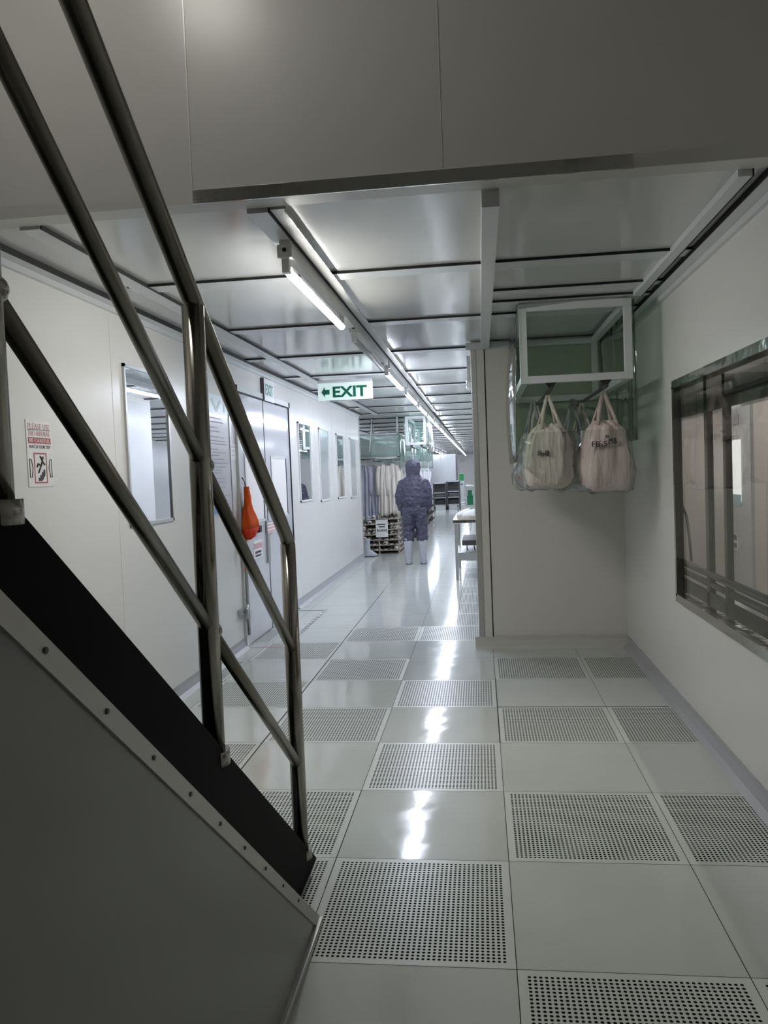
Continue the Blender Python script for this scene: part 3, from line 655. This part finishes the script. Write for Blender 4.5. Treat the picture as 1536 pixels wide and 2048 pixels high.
def hang_garment(loc, wd, dep, L, m_, label, seed, group, rz=0, sleeves=True):
    t = thing('hanging_garment', loc, label, 'garment', group, rz)
    obj('hanger', MB().tube([(.02, 0, -.03), (.028, 0, .005), (.012, 0, .018), (-.006, 0, .008), (0, 0, -.03), (0, 0, -.055)], .004, 8).tube([(-wd*.4, 0, -.10), (0, 0, -.055), (wd*.4, 0, -.10)], .006, 8), M_white, t)
    obj('garment_body', garment(wd, dep, -L, -.07, seed), m_, t)
    if sleeves:
        for s in (-1, 1): obj('sleeve', MB().tube([(s*wd*.34, -.01, -.10), (s*wd*.47, -.03, -.25), (s*wd*.46, -.045, -.42), (s*wd*.43, -.05, -.58)], [.045, .05, .045, .038], 10), m_, t)
    return t
def rack(y0, y1, label):
    t = thing('garment_rack', (-1.7, (y0+y1)/2, 0), label, 'garment rack', 'garment racks along the left of the far corridor')
    x0, x1 = -2.08, -1.36
    for x in (x0, x1):
        for y in (y0, y1-.03): obj('upright', MB().box(x, y, 1.60, x+.028, y+.028, 2.284, bev=.002), M_strip, t, True)
    for y in (y0, y1-.03): obj('crossbar', MB().box(x0, y, 1.60, x1+.028, y+.028, 1.635).box(x0, y, 1.99, x1+.028, y+.028, 2.02), M_strip, t, True)
    for x in (x0, x1): obj('crossbar', MB().box(x, y0, 1.99, x+.028, y1, 2.02).box(x, y0, 1.60, x+.028, y1, 1.635), M_strip, t, True)
    obj('hanging_rod', MB().tube([((x0+x1)/2, y0-.05, 1.585), ((x0+x1)/2, y1, 1.585)], .014, 10).tube([(x0, y0-.02, 1.60), (x1+.03, y0-.02, 1.60)], .012, 10), M_sat, t, True)
    obj('clear_sheet', sheet_mesh((x0, y0-.01), (x1+.03, y0-.01), 1.63, 2.0, seed=5, amp=.006), M_pvcf, t, True)
    obj('clear_sheet', sheet_mesh((x1+.04, y1), (x1+.04, y0), 1.45, 2.0, seed=9, amp=.008), M_pvcf, t, True)
    return t
SHELVES = [.05+.088*i for i in range(7)]
def shoe_rack(y0, y1, label):
    t = thing('shoe_rack', (-1.7, (y0+y1)/2, 0), label, 'shoe rack', 'shoe racks under the garment racks')
    x0, x1 = -2.06, -1.375
    for x in (x0, (x0+x1)/2-.01, x1-.02):
        for y in (y0, y1-.02): obj('upright', MB().box(x, y, 0, x+.02, y+.02, .66), M_beige, t, True)
    for z in SHELVES: obj('shelf', MB().box(x0, y0, z, x1, y1, z+.010), M_beige, t, True)
    obj('back_box', MB().box(x0+.02, y0+.30, .01, x1-.02, y1-.02, .60), M_brown, t, True)
    return t
rack(13.32, 15.4, 'nearest white garment rack with pale green clear sheets, behind end of left wall')
shoe_rack(13.30, 15.3, 'nearest shoe rack, with the paper size sign on its end')
rack(15.7, 17.9, 'second garment rack, just past the person'); shoe_rack(15.7, 17.8, 'second shoe rack from the near end')
rack(18.2, 20.4, 'third garment rack, far along the corridor'); shoe_rack(18.2, 20.3, 'third shoe rack from the near end')
rack(20.8, 23.0, 'farthest garment rack along the left of the corridor'); shoe_rack(20.8, 22.9, 'farthest shoe rack, under the farthest garment rack')
GG = 'garments hanging on the racks'
hang_garment((-1.93, 13.40, 1.57), .20, .18, 1.02, M_garm_g, 'leftmost blue-grey garment on the near rack, beside the left wall end', 1, GG)
hang_garment((-1.76, 13.44, 1.57), .20, .18, .98, M_garm_g, 'blue-grey garment second from the left on the near rack', 8, GG)
hang_garment((-1.62, 13.38, 1.57), .19, .18, .92, M_garm_w, 'cream garment in the middle of the near rack', 2, GG)
hang_garment((-1.46, 13.38, 1.57), .20, .18, .90, M_garm_w, 'cream garment at the right end of the near rack, next to the person', 3, GG)
hang_garment((-1.52, 13.72, 1.57), .34, .24, .92, M_garm_w, 'cream garment hidden behind the front ones of the near rack', 4, GG)
for i in range(5): hang_garment((-1.70, 14.1+.28*i, 1.57), .56, .20, .95, M_garm_w if i % 2 else M_garm_p, 'pale garment in the row receding behind the front of the near rack', 10+i, GG, sleeves=False)
for y_, nm in ((15.8, 'second'), (18.3, 'third'), (20.9, 'farthest')):
    for i in range(6): hang_garment((-1.66, y_+.32*i, 1.57), .58, .22, .92, M_garm_p, 'white garment hanging in a row on the %s rack' % nm, 20+i, GG, sleeves=False)
# shoes on the shoe racks
s0 = slipper((-1.98, 13.40, .060), 0, 'worn slipper in the packed rows of the near shoe rack', M_brown, M_beige, 'slippers in the near shoe rack', sc=.9)
s1 = slipper((-1.98, 13.40, .148), PI, 'pale slipper in the packed rows of the near shoe rack', M_white, M_beige, 'pale slippers in the near shoe rack', sc=.95)
rnd = random.Random(5)
for zi, z in enumerate([q+.010 for q in SHELVES]):
    for i in range(7):
        if (zi, i) in ((0, 0), (1, 0)): continue
        src = s0 if rnd.random() < .5 else s1
        dup(src, (-1.985+.094*i, 13.42+rnd.uniform(-.03, .03), z), src['label'], rz=rnd.choice((0, PI))+rnd.uniform(-.3, .3))
s2 = slipper((-1.42, 15.8, .060), 1.57, 'white slipper in the rows of shoes far along the racks', M_white, M_black, 'slippers in the far shoe racks')
for y_ in (15.8, 18.3, 20.9):
    for z in (.060, .236, .412, .588):
        for i in range(7):
            if y_ == 15.8 and z == .060 and i == 0: continue
            dup(s2, (-1.43, y_+.28*i, z), s2['label'], rz=1.57+rnd.uniform(-.2, .2))
t = thing('paper_sign', (-1.66, 13.27, .29), 'white paper size sign with black lettering on the near shoe rack', 'sign')
obj('sheet', MB().box(-1.765, 13.262, .285, -1.56, 13.268, .575), M_paper, t, True)
obj('print', MB().box(-1.745, 13.26, .49, -1.60, 13.262, .508).box(-1.71, 13.26, .45, -1.61, 13.262, .468), M_ink, t, True)
text('B-LARGE', (-1.66, 13.26, .40), .17, .040, FACE_CAM, M_ink, t, bold=.02)
t = tag(obj('white_strap', MB().tube([(-1.76, 13.2, 2.19), (-1.785, 13.2, 2.0), (-1.80, 13.2, 1.83), (-1.81, 13.2, 1.72)], [(.006, .012)]*4, 8), M_white), 'thin white strap dangling from the ceiling above the near garment rack', 'strap')
obj('hook', MB().tube([(-1.76, 13.2, 2.19), (-1.755, 13.2, 2.24), (-1.755, 13.2, 2.285)], .005, 8), M_sat, t)
# second ceiling-hung frame above and beyond the person
hanging_frame(-1.20, -.86, 13.2, 14.8, 1.80, 2.275, 1.55, 'narrow clear-sheeted hanging frame above the person, beside the tube lights', M_pvcf, seed=11)

# ------------------------------------------------------------ far end of the corridor
def trolley(x, y, wd, h, label):
    t = thing('trolley', (x, y, 0), label, 'trolley', 'dark trolleys at the far end')
    for sx in (-1, 1):
        for sy in (-1, 1):
            u = obj('upright', MB().box(sx*wd/2-.02, sy*.3-.02, .10, sx*wd/2+.02, sy*.3+.02, h), M_dkgrey, t)
            obj('caster', MB().tube([(sx*wd/2-.015, sy*.3, .05), (sx*wd/2+.015, sy*.3, .05)], .05, 12), M_black, t)
    for z in (.16, .42, h*.62, h-.03): obj('shelf', MB().box(-wd/2, -.3, z, wd/2, .3, z+.03), M_sat, t)
    obj('back_panel', MB().box(-wd/2+.02, .28, .16, wd/2-.02, .30, h-.03), M_dkgrey, t)
    obj('bin', MB().box(-wd/2+.04, -.26, .19, wd/2-.04, .26, .34, bev=.02), M_black, t)
    obj('bin', MB().box(-wd/2+.04, -.28, .46, wd/2-.04, .26, h*.58, bev=.03), M_dkgrey, t)
    return t
trolley(-1.42, 28.2, .42, .95, 'left dark trolley at the far end of the corridor')
trolley(-.95, 28.4, .42, 1.0, 'dark trolley beside the water dispenser')
t = thing('glass_cabinet', (-1.15, 30.6, 0), 'tall glass-fronted cabinet with black corner post behind the trolleys', 'cabinet')
obj('body', MB().box(-1.95, 30.4, 0, -.86, 31.0, 2.0, bev=.01), M_strip, t, True)
obj('glass_door', MB().box(-1.45, 30.38, .9, -.93, 30.4, 1.95), M_frost, t, True); obj('glass_door', MB().box(-1.9, 30.38, .9, -1.50, 30.4, 1.95), M_frost, t, True)
obj('corner_post', MB().box(-.89, 30.34, 0, -.84, 30.4, 2.15), M_dkgrey, t, True)
t = thing('water_dispenser', (-.71, 31, 0), 'slim white dispenser tower with green top at the far end', 'dispenser')
obj('body', MB().box(-.81, 30.85, .25, -.61, 31.1, .96, bev=.015), M_white, t, True)
obj('green_top', MB().box(-.80, 30.86, .96, -.63, 31.08, 1.24, bev=.02), M_greenp, t, True)
obj('display', MB().box(-.76, 30.84, .80, -.66, 30.852, .86), M_blue, t, True)
obj('base_stand', MB().box(-.84, 30.82, 0, -.80, 31.12, .25).box(-.62, 30.82, 0, -.58, 31.12, .25).box(-.84, 30.82, .22, -.58, 31.12, .26).box(-.84, 30.82, .08, -.58, 31.12, .11), M_white, t, True)
t = thing('crate_shelf', (-.40, 30.2, 0), 'small metal shelf holding green crates, right of the dispenser', 'shelf')
for x in (-.54, -.28):
    for y in (30.0, 30.4): obj('upright', MB().box(x, y, 0, x+.02, y+.02, .85), M_sat, t, True)
obj('shelf_top', MB().box(-.55, 29.98, .76, -.25, 30.43, .80), M_white, t, True); obj('shelf', MB().box(-.54, 30.0, .04, -.26, 30.42, .06), M_sat, t, True)
tag(obj('crate', MB().box(-.51, 30.03, .06, -.29, 30.37, .38, bev=.01).box(-.53, 30.01, .36, -.27, 30.39, .40, bev=.006), M_greend), 'dark green crate on the bottom of the small far shelf', 'crate')
tag(obj('crate', MB().box(-.48, 30.05, .40, -.32, 30.35, .60, bev=.01).box(-.49, 30.04, .58, -.31, 30.36, .61, bev=.006), M_greend), 'smaller green crate stacked on the crate of the far shelf', 'crate')
t = sheet('far_notice', 0, 0, .01, .01, 'small notice on the far wall above the dispenser', 'notice')
t.children[0].data.transform(Matrix.Translation((0, 0, 0)))
bpy.data.objects.remove(t.children[0]); t.location = (-1.0, 45.99, 1.9)
obj('sheet', MB().box(-1.2, 45.98, 1.85, -.8, 45.995, 2.05), M_paper, t, True); obj('print', MB().box(-1.15, 45.975, 1.98, -.85, 45.98, 2.0).box(-1.15, 45.975, 1.90, -.85, 45.98, 1.92), M_greyink, t, True)

# ------------------------------------------------------------ the person
PX_, PY_ = -.975, 11.7
p = thing('person', (PX_, PY_, 0), 'person walking away in a hooded grey-blue coverall and pale boots', 'person')
def soft(name, mb, m_, parent, vox=.014, it=6, disp=0.0, dscale=.08):
    o = obj(name, mb, m_, parent)
    r = o.modifiers.new('join', 'REMESH'); r.mode = 'VOXEL'; r.voxel_size = vox; r.use_smooth_shade = True
    s = o.modifiers.new('smooth', 'SMOOTH'); s.factor = .5; s.iterations = it
    if disp:
        tx = bpy.data.textures.new('wrinkle', 'CLOUDS'); tx.noise_scale = dscale; tx.noise_depth = 3
        d = o.modifiers.new('wrinkles', 'DISPLACE'); d.texture = tx; d.strength = disp; d.mid_level = .5; d.texture_coords = 'LOCAL'
    return o
c = MB()
# torso, front is +Y
c.tube([(0, 0, .73), (0, 0, .80), (0, 0, .865), (0, .0, .92), (0, .0, 1.00), (0, -.005, 1.10), (0, -.005, 1.19), (0, 0, 1.25), (0, .005, 1.30), (0, .005, 1.34)],
       [(.160, .115), (.180, .130), (.170, .118), (.200, .138), (.208, .138), (.198, .130), (.180, .115), (.150, .10), (.105, .09), (.085, .08)], 24, refv=(1, 0, 0))
# hood
c.tube([(0, .005, 1.28), (0, .01, 1.33), (0, .015, 1.38), (0, .015, 1.43), (0, .012, 1.485), (0, .008, 1.525), (0, .005, 1.548)],
       [(.095, .09), (.095, .10), (.108, .12), (.112, .125), (.102, .115), (.070, .08), (.03, .04)], 20, refv=(1, 0, 0))
for s in (-1, 1):
    c.tube([(s*.080, 0, .80), (s*.090, 0, .70), (s*.096, .01, .58), (s*.100, .012, .48), (s*.102, -.005, .40), (s*.102, -.012, .34)],
           [(.098, .115), (.100, .11), (.094, .10), (.086, .092), (.086, .088), (.080, .084)], 18, refv=(1, 0, 0))
    c.tube([(s*.105, 0, 1.225), (s*.165, -.003, 1.19), (s*.200, -.015, 1.09), (s*.215, -.02, .99), (s*.212, .015, .89), (s*.198, .055, .80)],
           [.055, .066, .066, .062, .056, .043], 16)
soft('coverall', c, M_suit, p, .013, 3, .045, .055)
obj('belt', MB().loft([[(.178*math.cos(a), .124*math.sin(a), z) for a in [2*PI*k/32 for k in range(32)]] for z in (.850, .857, .868, .875)]), M_suitd, p)
for s in (-1, 1):
    b = MB(); y_ = .0 if s > 0 else .03
    for z, ry, rx, oy in (): pass
    R = []
    for z, ry, rx, oy in ((0, .125, .047, .050), (.02, .132, .050, .050), (.05, .125, .048, .045), (.085, .095, .047, .020), (.12, .070, .052, -.005), (.2, .068, .058, -.012), (.3, .072, .066, -.012), (.385, .078, .072, -.01)):
        R.append([(s*.105+rx*math.cos(a)*(1+.05*math.sin(3*a+z*30)), oy+ry*math.sin(a)*(1+.04*math.sin(4*a+z*45)), z) for a in [2*PI*k/22 for k in range(22)]])
    bt = obj('boot', MB().loft(R), M_boot, p)
    obj('sole', MB().prism([(s*.105+.05*math.cos(a), .05+.13*math.sin(a)) for a in [2*PI*k/22 for k in range(22)]], 'z', 0, .012), M_black, bt)
    # hand: palm, four unequal curled fingers, thumb from the side of the palm
    h = MB(); hx, hy, hz_ = s*.197, .062, .785
    h.tube([(hx, hy-.004, hz_+.02), (hx, hy+.004, hz_-.015), (hx-s*.004, hy+.012, hz_-.055), (hx-s*.006, hy+.014, hz_-.075)], [(.016, .026), (.015, .032), (.015, .038), (.012, .036)], 12, refv=(1, 0, 0))
    for q, (oy, L) in enumerate(((.030, .062), (.010, .070), (-.010, .066), (-.028, .052))):
        x0 = hx-s*.006; yy = hy+.014+oy; z0 = hz_-.068
        h.tube([(x0, yy, z0+.012), (x0-s*.004, yy+.002, z0-L*.38), (x0-s*.018, yy+.003, z0-L*.68), (x0-s*.036, yy+.003, z0-L*.80)], [.0085, .0082, .0075, .006], 10)
    h.tube([(hx-s*.004, hy+.026, hz_-.005), (hx-s*.016, hy+.052, hz_-.03), (hx-s*.024, hy+.060, hz_-.055), (hx-s*.028, hy+.060, hz_-.072)], [.012, .0105, .009, .007], 10)
    soft('hand', h, M_glove, p, .004, 2)
# head inside the hood: face on the far side
hd = MB(); hd.ball((0, .035, 1.425), .085, 20, sc=(.86, 1.02, 1.15)); hd.tube([(0, .10, 1.445), (0, .135, 1.415), (0, .128, 1.402)], [.010, .014, .010], 10)
hd.tube([(-.022, .118, 1.375), (0, .124, 1.373), (.022, .118, 1.375)], .006, 8); hd.tube([(0, .02, 1.36), (0, .005, 1.29)], .05, 14)
for s in (-1, 1): hd.ball((s*.078, .03, 1.42), .022, 10, sc=(.4, .8, 1.2))
head = soft('head', hd, M_skin, p, .007, 3)
obj('eyes', MB().ball((-.030, .108, 1.442), .012, 10).ball((.030, .108, 1.442), .012, 10), M_paper, head)
